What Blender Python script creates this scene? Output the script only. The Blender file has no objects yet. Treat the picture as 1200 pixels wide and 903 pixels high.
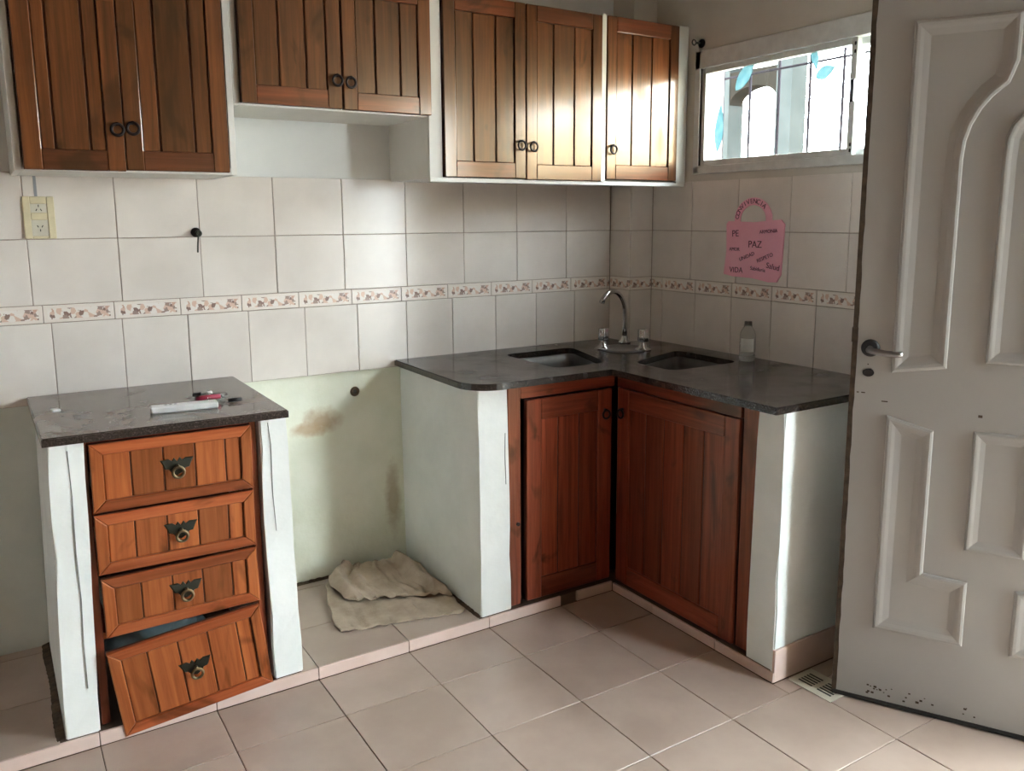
import bpy, bmesh, math, random
from mathutils import Vector, Matrix, noise as mnoise
random.seed(7)
sc = bpy.context.scene
COL = sc.collection

# ------------------------------------------------------------------ camera
CAM = Vector((-2.4858, -2.9380, 1.3980)); YAW, PITCH, ROLL = 0.56327, -0.16171, -0.00529
FPX, PPX, PPY = 982.54, 603.02, 415.42          # for a 1200 x 903 frame
F_ = Vector((math.sin(YAW)*math.cos(PITCH), math.cos(YAW)*math.cos(PITCH), math.sin(PITCH)))
R_ = Vector((math.cos(YAW), -math.sin(YAW), 0)); U_ = R_.cross(F_)
R2 = math.cos(ROLL)*R_ + math.sin(ROLL)*U_; U2 = -math.sin(ROLL)*R_ + math.cos(ROLL)*U_
cd = bpy.data.cameras.new('camera'); cam = bpy.data.objects.new('camera', cd); COL.objects.link(cam)
cam.matrix_world = Matrix(((R2.x, U2.x, -F_.x, CAM.x), (R2.y, U2.y, -F_.y, CAM.y), (R2.z, U2.z, -F_.z, CAM.z), (0, 0, 0, 1)))
cd.sensor_fit = 'HORIZONTAL'; cd.sensor_width = 36; cd.lens = FPX/1200*36
cd.shift_x = -(PPX-600)/1200; cd.shift_y = (PPY-451.5)/1200
cd.clip_start = 0.02; cd.clip_end = 200
sc.camera = cam

# ------------------------------------------------------------------ world (bright overcast sky), portals, exposure
w = bpy.data.worlds.new('overcast_sky'); sc.world = w; w.use_nodes = True
bg = w.node_tree.nodes['Background']; bg.inputs[0].default_value = (0.87, 0.965, 1.0, 1); bg.inputs[1].default_value = 26.0
sc.view_settings.view_transform = 'Standard'; sc.view_settings.look = 'None'
sc.view_settings.gamma = 1.0; sc.view_settings.use_curve_mapping = False
sc.view_settings.exposure = 0.50
sc.cycles.use_denoising = True
sc.cycles.max_bounces = 10; sc.cycles.diffuse_bounces = 6

# ------------------------------------------------------------------ material helpers
def new_mat(name):
    m = bpy.data.materials.new(name); m.use_nodes = True
    nt = m.node_tree; b = nt.nodes['Principled BSDF']
    return m, nt, b
def nd(nt, typ, **kw):
    n = nt.nodes.new(typ)
    for k, v in kw.items(): setattr(n, k, v)
    return n
def ramp(nt, stops):
    r = nd(nt, 'ShaderNodeValToRGB'); e = r.color_ramp.elements
    while len(e) > 1: e.remove(e[-1])
    e[0].position, e[0].color = stops[0][0], (*stops[0][1], 1)
    for p, c in stops[1:]:
        x = e.new(p); x.color = (*c, 1)
    return r
def coords(nt, scale=(1, 1, 1), rnd=0.0):
    tc = nd(nt, 'ShaderNodeTexCoord'); mp = nd(nt, 'ShaderNodeMapping'); mp.inputs['Scale'].default_value = scale
    if rnd:
        oi = nd(nt, 'ShaderNodeObjectInfo'); mu = nd(nt, 'ShaderNodeMath', operation='MULTIPLY'); mu.inputs[1].default_value = rnd
        nt.links.new(oi.outputs['Random'], mu.inputs[0])
        va = nd(nt, 'ShaderNodeVectorMath', operation='ADD')
        nt.links.new(tc.outputs['Object'], va.inputs[0]); nt.links.new(mu.outputs[0], va.inputs[1])
        nt.links.new(va.outputs[0], mp.inputs['Vector'])
    else:
        nt.links.new(tc.outputs['Object'], mp.inputs['Vector'])
    return mp
def noise(nt, vec, scale, detail=4, rough=0.55, dist=0.0):
    n = nd(nt, 'ShaderNodeTexNoise'); n.inputs['Scale'].default_value = scale; n.inputs['Detail'].default_value = detail
    n.inputs['Roughness'].default_value = rough; n.inputs['Distortion'].default_value = dist
    nt.links.new(vec.outputs[0], n.inputs['Vector']); return n
def bump(nt, b, height_socket, strength, dist=0.005):
    bp = nd(nt, 'ShaderNodeBump'); bp.inputs['Strength'].default_value = strength; bp.inputs['Distance'].default_value = dist
    nt.links.new(height_socket, bp.inputs['Height']); nt.links.new(bp.outputs[0], b.inputs['Normal'])
def mixc(nt, fac, a, bcol, blend='MIX'):
    m = nd(nt, 'ShaderNodeMix', data_type='RGBA', blend_type=blend)
    for sock, v in ((m.inputs[0], fac), (m.inputs[6], a), (m.inputs[7], bcol)):
        if hasattr(v, 'is_linked'): nt.links.new(v, sock)
        elif isinstance(v, (int, float)): sock.default_value = v
        else: sock.default_value = (*v, 1)
    return m.outputs[2]
def srgb(r, g, b):
    f = lambda c: (c/255/12.92) if c/255 <= 0.04045 else ((c/255+0.055)/1.055)**2.4
    return (f(r), f(g), f(b))

def mottled(name, c1, c2, scale=6, rough=0.5, bump_s=0.0, bscale=60, rnd=0.0, spec=0.5, detail=4):
    m, nt, b = new_mat(name)
    v = coords(nt, rnd=rnd); n = noise(nt, v, scale, detail); r = ramp(nt, [(0.35, c1), (0.68, c2)])
    nt.links.new(n.outputs[0], r.inputs[0]); nt.links.new(r.outputs[0], b.inputs['Base Color'])
    b.inputs['Roughness'].default_value = rough; b.inputs['Specular IOR Level'].default_value = spec
    if bump_s:
        n2 = noise(nt, v, bscale, 3); bump(nt, b, n2.outputs[0], bump_s)
    return m
def plain(name, c, rough=0.5, metal=0.0):
    m, nt, b = new_mat(name)
    v = coords(nt); n = noise(nt, v, 25, 3); r = ramp(nt, [(0.3, tuple(x*0.9 for x in c)), (0.7, tuple(min(1, x*1.06) for x in c))])
    nt.links.new(n.outputs[0], r.inputs[0]); nt.links.new(r.outputs[0], b.inputs['Base Color'])
    b.inputs['Roughness'].default_value = rough; b.inputs['Metallic'].default_value = metal
    return m
def wood(name, dark, mid, light, axis='z', rough=0.34, coat=0.3, ior=1.5):
    m, nt, b = new_mat(name)
    sc_ = {'z': (1, 1, 0.045), 'x': (0.045, 1, 1)}[axis]
    kn_ = {'z': (1, 1, 0.42), 'x': (0.42, 1, 1)}[axis]
    v = coords(nt, sc_, rnd=37.0); g = noise(nt, v, 55, 5, 0.6, 0.6)
    r = ramp(nt, [(0.28, dark), (0.5, mid), (0.72, light)]); nt.links.new(g.outputs[0], r.inputs[0])
    # per-board tone
    oi = nd(nt, 'ShaderNodeObjectInfo'); mr = nd(nt, 'ShaderNodeMapRange'); mr.inputs['To Min'].default_value = 0.62; mr.inputs['To Max'].default_value = 1.22
    nt.links.new(oi.outputs['Random'], mr.inputs['Value'])
    tone = mixc(nt, 1.0, r.outputs[0], mr.outputs[0], 'MULTIPLY')
    # knots and dark smears
    v2 = coords(nt, kn_, rnd=91.0); k = noise(nt, v2, 7.5, 3, 0.5, 1.4); kr = ramp(nt, [(0.60, (0, 0, 0)), (0.70, (1, 1, 1))])
    nt.links.new(k.outputs[0], kr.inputs[0])
    kc = mixc(nt, kr.outputs[0], tone, tuple(x*0.35 for x in dark))
    kf = nd(nt, 'ShaderNodeMath', operation='MULTIPLY'); kf.inputs[1].default_value = 0.8
    nt.links.new(kr.outputs[0], kf.inputs[0])
    out = mixc(nt, kf.outputs[0], tone, tuple(x*0.4 for x in dark))
    nt.links.new(out, b.inputs['Base Color'])
    b.inputs['Roughness'].default_value = rough; b.inputs['Coat Weight'].default_value = coat; b.inputs['IOR'].default_value = ior; b.inputs['Coat Roughness'].default_value = 0.16; b.inputs['Specular Tint'].default_value = (1.0, 0.70, 0.38, 1)
    bump(nt, b, g.outputs[0], 0.12, 0.002)
    return m

M = {}
M['tile'] = mottled('wall_tile_glaze', srgb(217, 210, 203), srgb(232, 226, 219), 3.5, 0.22, 0.02, 14, rnd=23)
M['grout'] = plain('wall_grout', srgb(168, 154, 142), 0.8)
M['wallpaint'] = mottled('wall_paint', srgb(196, 192, 182), srgb(208, 204, 194), 3, 0.7, 0.05, 40)
M['backroom'] = plain('ochre_room_paint', srgb(134, 116, 102), 0.8)
M['floor'] = mottled('floor_tile_glaze', srgb(167, 148, 135), srgb(183, 165, 152), 4, 0.3, 0.02, 9, rnd=31)
M['fgrout'] = plain('floor_grout', srgb(92, 74, 60), 0.85)
M['plinth'] = mottled('plinth_tile', srgb(206, 182, 171), srgb(217, 195, 185), 6, 0.4, rnd=11)
M['white'] = mottled('white_plaster_paint', srgb(224, 228, 225), srgb(236, 239, 236), 5, 0.7, 0.25, 22)
M['carcass'] = mottled('white_carcass_paint', srgb(214, 214, 208), srgb(226, 226, 220), 4, 0.5)
M['whitewall'] = mottled('white_wall_paint', srgb(220, 224, 223), srgb(230, 233, 231), 3, 0.6, 0.05, 40)
M['endwhite'] = mottled('cool_white_plaster', srgb(230, 240, 240), srgb(240, 248, 248), 5, 0.75, 0.25, 22)
M['greyplaster'] = mottled('pale_grey_green_plaster', srgb(216, 226, 222), srgb(232, 240, 236), 4, 0.6, 0.3, 12)
M['crackgrey'] = plain('crack_shadow_grey', srgb(120, 124, 120), 0.9)
M['dirtywhite'] = mottled('dirty_cream_plaster', srgb(204, 196, 176), srgb(222, 216, 198), 4, 0.6, 0.3, 18)
M['drawerwood_z'] = wood('orange_pine_upright', srgb(126, 62, 32), srgb(158, 86, 48), srgb(180, 106, 60), 'z')
M['drawerwood_x'] = wood('orange_pine_level', srgb(132, 64, 36), srgb(160, 82, 48), srgb(176, 98, 60), 'x')
M['upwood_z'] = wood('brown_pine_upright', srgb(58, 30, 18), srgb(92, 50, 28), srgb(122, 71, 39), 'z', 0.30, 1.0, 1.75)
M['upwood_x'] = wood('brown_pine_level', srgb(64, 30, 20), srgb(98, 48, 31), srgb(120, 62, 40), 'x', 0.30, 1.0, 1.75)
M['sinkwood_z'] = wood('red_brown_pine_upright', srgb(92, 38, 26), srgb(132, 58, 42), srgb(156, 78, 54), 'z')
M['sinkwood_x'] = wood('red_brown_pine_level', srgb(92, 40, 28), srgb(128, 58, 42), srgb(152, 76, 56), 'x')
M['darkwood'] = plain('dark_wood_backing', srgb(62, 30, 20), 0.6)
M['iron'] = plain('black_iron', srgb(38, 30, 28), 0.45, 0.7)
M['bronze'] = plain('aged_bronze', srgb(62, 64, 56), 0.42, 0.75)
M['brass'] = plain('worn_brass', srgb(122, 108, 82), 0.35, 0.9)
M['chrome'] = plain('chrome', srgb(205, 205, 208), 0.12, 1.0)
M['steel'] = plain('stainless_steel', srgb(150, 150, 152), 0.32, 1.0)
M['dullsteel'] = plain('dull_sink_steel', srgb(96, 94, 92), 0.55, 0.8)
M['alu'] = plain('white_aluminium', srgb(214, 218, 216), 0.4)
M['rubber'] = plain('dark_rubber', srgb(40, 40, 40), 0.7)
M['black'] = plain('black_plastic', srgb(22, 20, 22), 0.45)
M['cream'] = plain('cream_plastic', srgb(216, 206, 172), 0.4)
M['outletface'] = plain('pale_plastic', srgb(206, 202, 186), 0.4)
M['whiteplastic'] = plain('white_plastic', srgb(228, 230, 228), 0.4)
M['redplastic'] = plain('dark_red_plastic', srgb(150, 30, 62), 0.35)
M['greymark'] = plain('grey_print', srgb(150, 154, 158), 0.5)
M['pink'] = mottled('pink_foam_sheet', srgb(240, 172, 194), srgb(246, 184, 204), 8, 0.8)
M['ink'] = plain('dark_maroon_ink', srgb(74, 16, 44), 0.7)
M['rag'] = mottled('beige_cloth', srgb(164, 147, 128), srgb(190, 173, 154), 14, 0.95, 0.6, 220)
M['bag'] = mottled('grey_blue_plastic_bag', srgb(78, 98, 104), srgb(122, 142, 148), 9, 0.45, 0.2, 30)
M['dirt'] = mottled('brown_dirt', srgb(64, 50, 38), srgb(98, 80, 62), 30, 0.95, 0.5, 90)
M['rust'] = mottled('rusty_edge', srgb(58, 48, 38), srgb(84, 70, 56), 40, 0.8, 0.4, 90)
M['doorpaint'] = mottled('grey_white_door_enamel', srgb(162, 162, 160), srgb(170, 170, 167), 2, 0.42)
M['outgrey'] = mottled('shade_darkened_grey', (0.022, 0.025, 0.024), (0.028, 0.031, 0.030), 5, 0.9, spec=0.0)  # pale grey posts and beam, darkened in colour to stand in for shade
M['outbrown'] = mottled('shade_darkened_brown', (0.0085, 0.0075, 0.006), (0.012, 0.0105, 0.009), 5, 0.9, spec=0.0)  # arch colour has the outdoor shade put into it
M['addedochre'] = mottled('added_wall_ochre', (0.86, 0.70, 0.46), (0.90, 0.75, 0.52), 2, 0.9)
M['outpaving'] = mottled('patio_concrete', srgb(150, 146, 138), srgb(168, 164, 156), 2, 0.9)
M['shadebar'] = mottled('shade_darkened_bars', (0.026, 0.024, 0.030), (0.034, 0.031, 0.038), 20, 0.9, spec=0.0)  # bars darkened in colour in place of shade against the bright sky

# granite
m, nt, b = new_mat('dark_polished_granite'); M['granite'] = m
v = coords(nt); n = noise(nt, v, 260, 2); n2 = noise(nt, v, 7, 4)
r = ramp(nt, [(0.35, srgb(36, 31, 29)), (0.6, srgb(52, 44, 40)), (0.8, srgb(92, 82, 76))]); nt.links.new(n.outputs[0], r.inputs[0])
r2 = ramp(nt, [(0.4, (0.12, 0.12, 0.12)), (0.7, (0.3, 0.3, 0.3))]); nt.links.new(n2.outputs[0], r2.inputs[0])
nt.links.new(r.outputs[0], b.inputs['Base Color']); nt.links.new(r2.outputs[0], b.inputs['Roughness'])
m, nt, b = new_mat('dusty_granite_painted_sheen'); M['dustsheengranite'] = m
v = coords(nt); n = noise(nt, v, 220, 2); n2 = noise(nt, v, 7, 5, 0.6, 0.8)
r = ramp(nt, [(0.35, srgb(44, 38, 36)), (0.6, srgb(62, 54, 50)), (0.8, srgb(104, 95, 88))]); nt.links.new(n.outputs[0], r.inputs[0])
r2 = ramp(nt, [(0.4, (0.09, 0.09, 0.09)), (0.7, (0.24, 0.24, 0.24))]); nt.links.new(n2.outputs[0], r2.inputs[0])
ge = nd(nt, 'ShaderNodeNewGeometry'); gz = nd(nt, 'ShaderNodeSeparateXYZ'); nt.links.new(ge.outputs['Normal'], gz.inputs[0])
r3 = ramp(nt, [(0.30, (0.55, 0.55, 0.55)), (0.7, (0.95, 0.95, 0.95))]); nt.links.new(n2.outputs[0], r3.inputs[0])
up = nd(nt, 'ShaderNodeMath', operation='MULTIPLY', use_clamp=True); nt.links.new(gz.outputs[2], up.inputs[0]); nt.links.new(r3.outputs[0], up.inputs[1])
nt.links.new(mixc(nt, up.outputs[0], r.outputs[0], srgb(127, 116, 108)), b.inputs['Base Color']); nt.links.new(r2.outputs[0], b.inputs['Roughness'])  # lighter colour on upward faces stands for dust and reflected light
# green tinged plaster below the tiles: old paint with two rusty stains
m, nt, b = new_mat('stained_green_plaster'); M['niche'] = m
v = coords(nt); n = noise(nt, v, 4, 5); r = ramp(nt, [(0.35, srgb(222, 226, 206)), (0.65, srgb(236, 239, 224))]); nt.links.new(n.outputs[0], r.inputs[0])
tc = nd(nt, 'ShaderNodeTexCoord'); last = r.outputs[0]
for (cx, cz, rx, rz, col) in ((-1.47, 0.655, 0.075, 0.05, srgb(168, 138, 98)), (-1.52, 0.63, 0.07, 0.03, srgb(186, 160, 124)), (-1.19, 0.30, 0.035, 0.14, srgb(168, 152, 118))):
    mp = nd(nt, 'ShaderNodeMapping'); mp.vector_type = 'POINT'
    mp.inputs['Location'].default_value = (-cx/rx, 0, -cz/rz); mp.inputs['Scale'].default_value = (1/rx, 0, 1/rz)
    nt.links.new(tc.outputs['Object'], mp.inputs['Vector'])
    ns = noise(nt, v, 25, 3)
    va = nd(nt, 'ShaderNodeVectorMath', operation='LENGTH'); nt.links.new(mp.outputs[0], va.inputs[0])
    ad = nd(nt, 'ShaderNodeMath', operation='ADD'); nt.links.new(va.outputs['Value'], ad.inputs[0]); nt.links.new(ns.outputs[0], ad.inputs[1])
    rr = ramp(nt, [(0.55, (0.75, 0.75, 0.75)), (1.0, (0, 0, 0))])
    mr = nd(nt, 'ShaderNodeMath', operation='MULTIPLY'); mr.inputs[1].default_value = 0.6
    nt.links.new(ad.outputs[0], mr.inputs[0]); nt.links.new(mr.outputs[0], rr.inputs[0])
    last = mixc(nt, rr.outputs[0], last, col)
nt.links.new(last, b.inputs['Base Color']); b.inputs['Roughness'].default_value = 0.6
n3 = noise(nt, v, 12, 6); bump(nt, b, n3.outputs[0], 0.35, 0.01)
# listel print: cream strip with brown and peach fruit-like motifs
m, nt, b = new_mat('printed_listel'); M['listel'] = m
v = coords(nt, (1, 0.0, 1))
vo = nd(nt, 'ShaderNodeTexVoronoi'); vo.inputs['Scale'].default_value = 84
dn = noise(nt, v, 60, 3); dm = nd(nt, 'ShaderNodeVectorMath', operation='SCALE'); dm.inputs['Scale'].default_value = 0.02; nt.links.new(dn.outputs['Color'], dm.inputs[0])
da = nd(nt, 'ShaderNodeVectorMath', operation='ADD'); nt.links.new(v.outputs[0], da.inputs[0]); nt.links.new(dm.outputs[0], da.inputs[1]); nt.links.new(da.outputs[0], vo.inputs['Vector'])
sx = nd(nt, 'ShaderNodeSeparateColor'); nt.links.new(vo.outputs['Color'], sx.inputs[0])
cr = ramp(nt, [(0.0, srgb(232, 226, 219)), (0.30, srgb(232, 226, 219)), (0.31, srgb(216, 188, 170)), (0.52, srgb(202, 168, 150)), (0.56, srgb(140, 114, 104)), (0.70, srgb(160, 138, 128)), (0.78, srgb(234, 228, 222))])
cr.color_ramp.interpolation = 'CONSTANT'; nt.links.new(sx.outputs[0], cr.inputs[0])
dr = ramp(nt, [(0.50, (1, 1, 1)), (0.60, (0, 0, 0))]); nt.links.new(vo.outputs['Distance'], dr.inputs[0])
tc = nd(nt, 'ShaderNodeTexCoord'); sz = nd(nt, 'ShaderNodeSeparateXYZ'); nt.links.new(tc.outputs['Object'], sz.inputs[0])
ab = nd(nt, 'ShaderNodeMath', operation='ABSOLUTE'); nt.links.new(sz.outputs[2], ab.inputs[0])
lt = nd(nt, 'ShaderNodeMath', operation='LESS_THAN'); lt.inputs[1].default_value = 0.0165; nt.links.new(ab.outputs[0], lt.inputs[0])
ax_ = nd(nt, 'ShaderNodeMath', operation='ABSOLUTE'); nt.links.new(sz.outputs[0], ax_.inputs[0])
lx_ = nd(nt, 'ShaderNodeMath', operation='LESS_THAN'); lx_.inputs[1].default_value = 0.088; nt.links.new(ax_.outputs[0], lx_.inputs[0])
mm = nd(nt, 'ShaderNodeMath', operation='MULTIPLY'); nt.links.new(lt.outputs[0], mm.inputs[0]); nt.links.new(lx_.outputs[0], mm.inputs[1])
nt.links.new(mixc(nt, mm.outputs[0], srgb(230, 222, 214), cr.outputs[0]), b.inputs['Base Color']); b.inputs['Roughness'].default_value = 0.3
# clear glass and plastic
m, nt, b = new_mat('window_glass'); M['glass'] = m
tr = nd(nt, 'ShaderNodeBsdfTransparent'); gl = nd(nt, 'ShaderNodeBsdfGlossy'); gl.inputs['Roughness'].default_value = 0.02
lw_ = nd(nt, 'ShaderNodeLayerWeight'); pw_ = nd(nt, 'ShaderNodeMath', operation='POWER'); pw_.inputs[1].default_value = 5
nt.links.new(lw_.outputs['Facing'], pw_.inputs[0]); fr = nd(nt, 'ShaderNodeMath', operation='MULTIPLY_ADD'); fr.inputs[1].default_value = 0.6; fr.inputs[2].default_value = 0.03
nt.links.new(pw_.outputs[0], fr.inputs[0])
mx = nd(nt, 'ShaderNodeMixShader'); nt.links.new(fr.outputs[0], mx.inputs[0]); nt.links.new(tr.outputs[0], mx.inputs[1]); nt.links.new(gl.outputs[0], mx.inputs[2])
nt.links.new(mx.outputs[0], nt.nodes['Material Output'].inputs['Surface'])
m, nt, b = new_mat('turquoise_window_film'); M['cyanfilm'] = m
tl = nd(nt, 'ShaderNodeBsdfTranslucent'); v = coords(nt); n = noise(nt, v, 30, 3); r = ramp(nt, [(0.3, (0.13, 0.22, 0.24)), (0.7, (0.20, 0.26, 0.27))])
nt.links.new(n.outputs[0], r.inputs[0]); nt.links.new(r.outputs[0], tl.inputs['Color']); nt.links.new(tl.outputs[0], nt.nodes['Material Output'].inputs['Surface'])
m, nt, b = new_mat('clear_plastic'); M['clear'] = m
b.inputs['Base Color'].default_value = (0.86, 0.9, 0.9, 1); b.inputs['Transmission Weight'].default_value = 0.85; b.inputs['Roughness'].default_value = 0.15; b.inputs['IOR'].default_value = 1.2

# ------------------------------------------------------------------ geometry helpers
def link(o, parent=None):
    COL.objects.link(o)
    if parent is not None: o.parent = parent
    return o
def from_bm(name, bm, mat, parent=None, loc=(0, 0, 0), rot=(0, 0, 0), smooth=False):
    me = bpy.data.meshes.new(name); bmesh.ops.recalc_face_normals(bm, faces=bm.faces); bm.to_mesh(me); bm.free()
    me.materials.append(M[mat] if isinstance(mat, str) else mat)
    if smooth:
        for p in me.polygons: p.use_smooth = True
    o = bpy.data.objects.new(name, me); o.location = loc; o.rotation_euler = rot
    return link(o, parent)
_cache = {}
def add_box(bm, x0, x1, y0, y1, z0, z1, bev=0.0):
    vs = [bm.verts.new(p) for p in ((x0, y0, z0), (x1, y0, z0), (x1, y1, z0), (x0, y1, z0), (x0, y0, z1), (x1, y0, z1), (x1, y1, z1), (x0, y1, z1))]
    fs = [bm.faces.new([vs[i] for i in q]) for q in ((3, 2, 1, 0), (4, 5, 6, 7), (0, 1, 5, 4), (1, 2, 6, 5), (2, 3, 7, 6), (3, 0, 4, 7))]
    if bev > 0:
        es = {e for f in fs for e in f.edges}
        bmesh.ops.bevel(bm, geom=list(es), offset=bev, segments=1, affect='EDGES')
def box(name, x0, x1, y0, y1, z0, z1, mat, parent=None, bev=0.0, rot=(0, 0, 0)):
    """box object with its origin at its centre; alike boxes share mesh data"""
    dx, dy, dz = abs(x1-x0), abs(y1-y0), abs(z1-z0)
    key = (round(dx, 4), round(dy, 4), round(dz, 4), mat, round(bev, 4))
    me = _cache.get(key)
    if me is None:
        bm = bmesh.new(); add_box(bm, -dx/2, dx/2, -dy/2, dy/2, -dz/2, dz/2, bev)
        bmesh.ops.recalc_face_normals(bm, faces=bm.faces)
        me = bpy.data.meshes.new(name); bm.to_mesh(me); bm.free(); me.materials.append(M[mat]); _cache[key] = me
    o = bpy.data.objects.new(name, me); o.location = ((x0+x1)/2, (y0+y1)/2, (z0+z1)/2); o.rotation_euler = rot
    return link(o, parent)
def boxes(name, lst, mat, parent=None, bev=0.0):
    bm = bmesh.new()
    for a in lst: add_box(bm, *a, bev)
    return from_bm(name, bm, mat, parent)
def empty(name, loc=(0, 0, 0), rot=(0, 0, 0), parent=None):
    o = bpy.data.objects.new(name, None); o.location = loc; o.rotation_euler = rot; o.empty_display_size = 0.1
    return link(o, parent)
def tag(o, label, cat, group=None):
    o['label'] = label; o['category'] = cat
    if group: o['group'] = group
    return o
def struct(o, label=None):
    o['kind'] = 'structure'
    if label: o['label'] = label
    return o
def prism(bm, pts, z0, z1):
    """vertical prism from xy polygon"""
    a = [bm.verts.new((x, y, z0)) for x, y in pts]; c = [bm.verts.new((x, y, z1)) for x, y in pts]
    bm.faces.new(a[::-1]); bm.faces.new(c); n = len(pts)
    for i in range(n): bm.faces.new((a[i], a[(i+1) % n], c[(i+1) % n], c[i]))
def tube(bm, pts, rad, seg=10, caps=True):
    pts = [Vector(p) for p in pts]; rings = []
    rads = rad if isinstance(rad, (list, tuple)) else [rad]*len(pts)
    up = None
    for i, p in enumerate(pts):
        d = (pts[min(i+1, len(pts)-1)]-pts[max(i-1, 0)]).normalized()
        if up is None:
            up = Vector((0, 0, 1)) if abs(d.z) < 0.9 else Vector((1, 0, 0))
        a = (up - d*up.dot(d)).normalized(); up = a; c = d.cross(a)
        rings.append([bm.verts.new(p+(a*math.cos(t)+c*math.sin(t))*rads[i]) for t in [2*math.pi*k/seg for k in range(seg)]])
    for r0, r1 in zip(rings, rings[1:]):
        for k in range(seg): bm.faces.new((r0[k], r0[(k+1) % seg], r1[(k+1) % seg], r1[k]))
    if caps:
        bm.faces.new(rings[0][::-1]); bm.faces.new(rings[-1])
def lathe(bm, prof, seg=20, c=(0, 0, 0)):
    rings = [[bm.verts.new((c[0]+r*math.cos(2*math.pi*k/seg), c[1]+r*math.sin(2*math.pi*k/seg), c[2]+z)) for k in range(seg)] for r, z in prof]
    for r0, r1 in zip(rings, rings[1:]):
        for k in range(seg): bm.faces.new((r0[k], r0[(k+1) % seg], r1[(k+1) % seg], r1[k]))
    if prof[0][0] > 1e-4: bm.faces.new(rings[0][::-1])
    if prof[-1][0] > 1e-4: bm.faces.new(rings[-1])
def torus(bm, c, R, r, normal='y', seg=20, ms=8):
    vs = []
    for i in range(seg):
        a = 2*math.pi*i/seg; row = []
        for j in range(ms):
            t = 2*math.pi*j/ms; d = R+r*math.cos(t); h = r*math.sin(t)
            p = (d*math.cos(a), h, d*math.sin(a)) if normal == 'y' else (d*math.cos(a), d*math.sin(a), h)
            row.append(bm.verts.new((c[0]+p[0], c[1]+p[1], c[2]+p[2])))
        vs.append(row)
    for i in range(seg):
        for j in range(ms):
            bm.faces.new((vs[i][j], vs[(i+1) % seg][j], vs[(i+1) % seg][(j+1) % ms], vs[i][(j+1) % ms]))

# ------------------------------------------------------------------ key dimensions
ZR = 1.341                    # joint between the two upper tile rows
ROW = 0.2005; ZT = ZR+ROW     # top of tiling
ZB1 = ZR-ROW; ZB0 = ZB1-0.0556  # listel
ZL = ZB0-0.2514               # bottom of the lower tile row
ZC = 0.862                    # worktop
CX, CY = 0.1264, 0.1337       # corner column
PH = 0.040                    # plinth height
S = 0.3041                    # floor tile pitch
J = 0.0012                    # half joint
PLY, PLX = -0.598, -0.575     # plinth faces
ENDY = -1.368

# ------------------------------------------------------------------ setting: walls
wall_back = boxes('wall_back', [(-4.0, 0.2, 0.007, 0.16, ZL, 2.52)], 'whitewall'); struct(wall_back)
low = boxes('plaster', [(-2.35, 0.2, 0.022, 0.16, -0.02, ZL)], 'niche', wall_back)
boxes('plaster', [(-4.0, -2.35, 0.022, 0.16, -0.02, ZL)], 'greyplaster', wall_back)
boxes('grout_bed', [(-2.80, -CX, 0.0035, 0.008, ZL, ZT-0.002)], 'grout', wall_back)
# right-hand wall with window hole and doorway
WY0, WY1, WZ0, WZ1 = -1.820, -0.372, 1.572, 2.046
DY0, DY1, DZ = -3.30, -2.262, 2.06
wall_right = boxes('wall_right', [
    (0.007, 0.16, WY1, 0.0, -0.02, 2.52), (0.007, 0.16, WY0, WY1, -0.02, WZ0), (0.007, 0.16, WY0, WY1, WZ1, 2.52),
    (0.007, 0.16, DY1, WY0, -0.02, 2.52), (0.007, 0.16, DY0, DY1, DZ, 2.52), (0.007, 0.16, -4.4, DY0, -0.02, 2.52)], 'wallpaint'); struct(wall_right)
boxes('grout_bed', [(0.0035, 0.008, -1.372, -CY, ZL, ZT-0.002)], 'grout', wall_right)
wall_column = boxes('wall_column', [(-CX+0.007, 0.01, -CY+0.007, 0.01, -0.02, 2.52)], 'wallpaint'); struct(wall_column)
boxes('grout_bed', [(-CX+0.0035, 0.009, -CY+0.0035, 0.009, ZL, ZT-0.002)], 'grout', wall_column)
wall_left = boxes('wall_left', [(-4.1, -4.0, -4.4, 0.0, -0.02, 2.52)], 'backroom'); struct(wall_left)
wall_rear = boxes('wall_rear', [(-4.0, 0.0, -4.4, -4.3, -0.02, 2.52)], 'backroom'); struct(wall_rear)
ceiling = boxes('ceiling', [(-4.1, 0.2, -4.4, 0.16, 2.52, 2.6)], 'backroom'); struct(ceiling)

def tile(parent, face, a0, a1, z0, z1, mat='tile', th=0.007):
    """wall tile; face 'A' lies in y=0, 'B' in x=0, 'CA'/'CB' on the column"""
    a0 += J; a1 -= J; z0 += J; z1 -= J
    if a1-a0 < 0.008 or z1-z0 < 0.006: return
    off = random.uniform(-0.0006, 0.0006)
    nm = 'listel_tile' if mat == 'listel' else 'tile'
    if face == 'A': return box(nm, a0, a1, off, th+off, z0, z1, mat, parent, 0.0012)
    if face == 'CA': return box(nm, a0, a1, -CY+off, -CY+th+off, z0, z1, mat, parent, 0.0012)
    x = 0.0 if face == 'B' else -CX
    # built along x then turned so that shared data and the print run along the wall
    o = box(nm, a0, a1, off, th+off, z0, z1, mat, parent, 0.0012)
    o.location = (x+th/2+off, (a0+a1)/2, (z0+z1)/2); o.rotation_euler = (0, 0, -math.pi/2); return o
def run(parent, face, lo, hi, first, pitch, z0, z1, mat='tile'):
    k = math.floor((lo-first)/pitch); a = first+k*pitch
    while a < hi-1e-4:
        tile(parent, face, max(a, lo), min(a+pitch, hi), z0, z1, mat); a += pitch
AX0, LX0, BY0, LB0 = -2.1155, -2.3218, -0.3732, -0.6046
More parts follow.
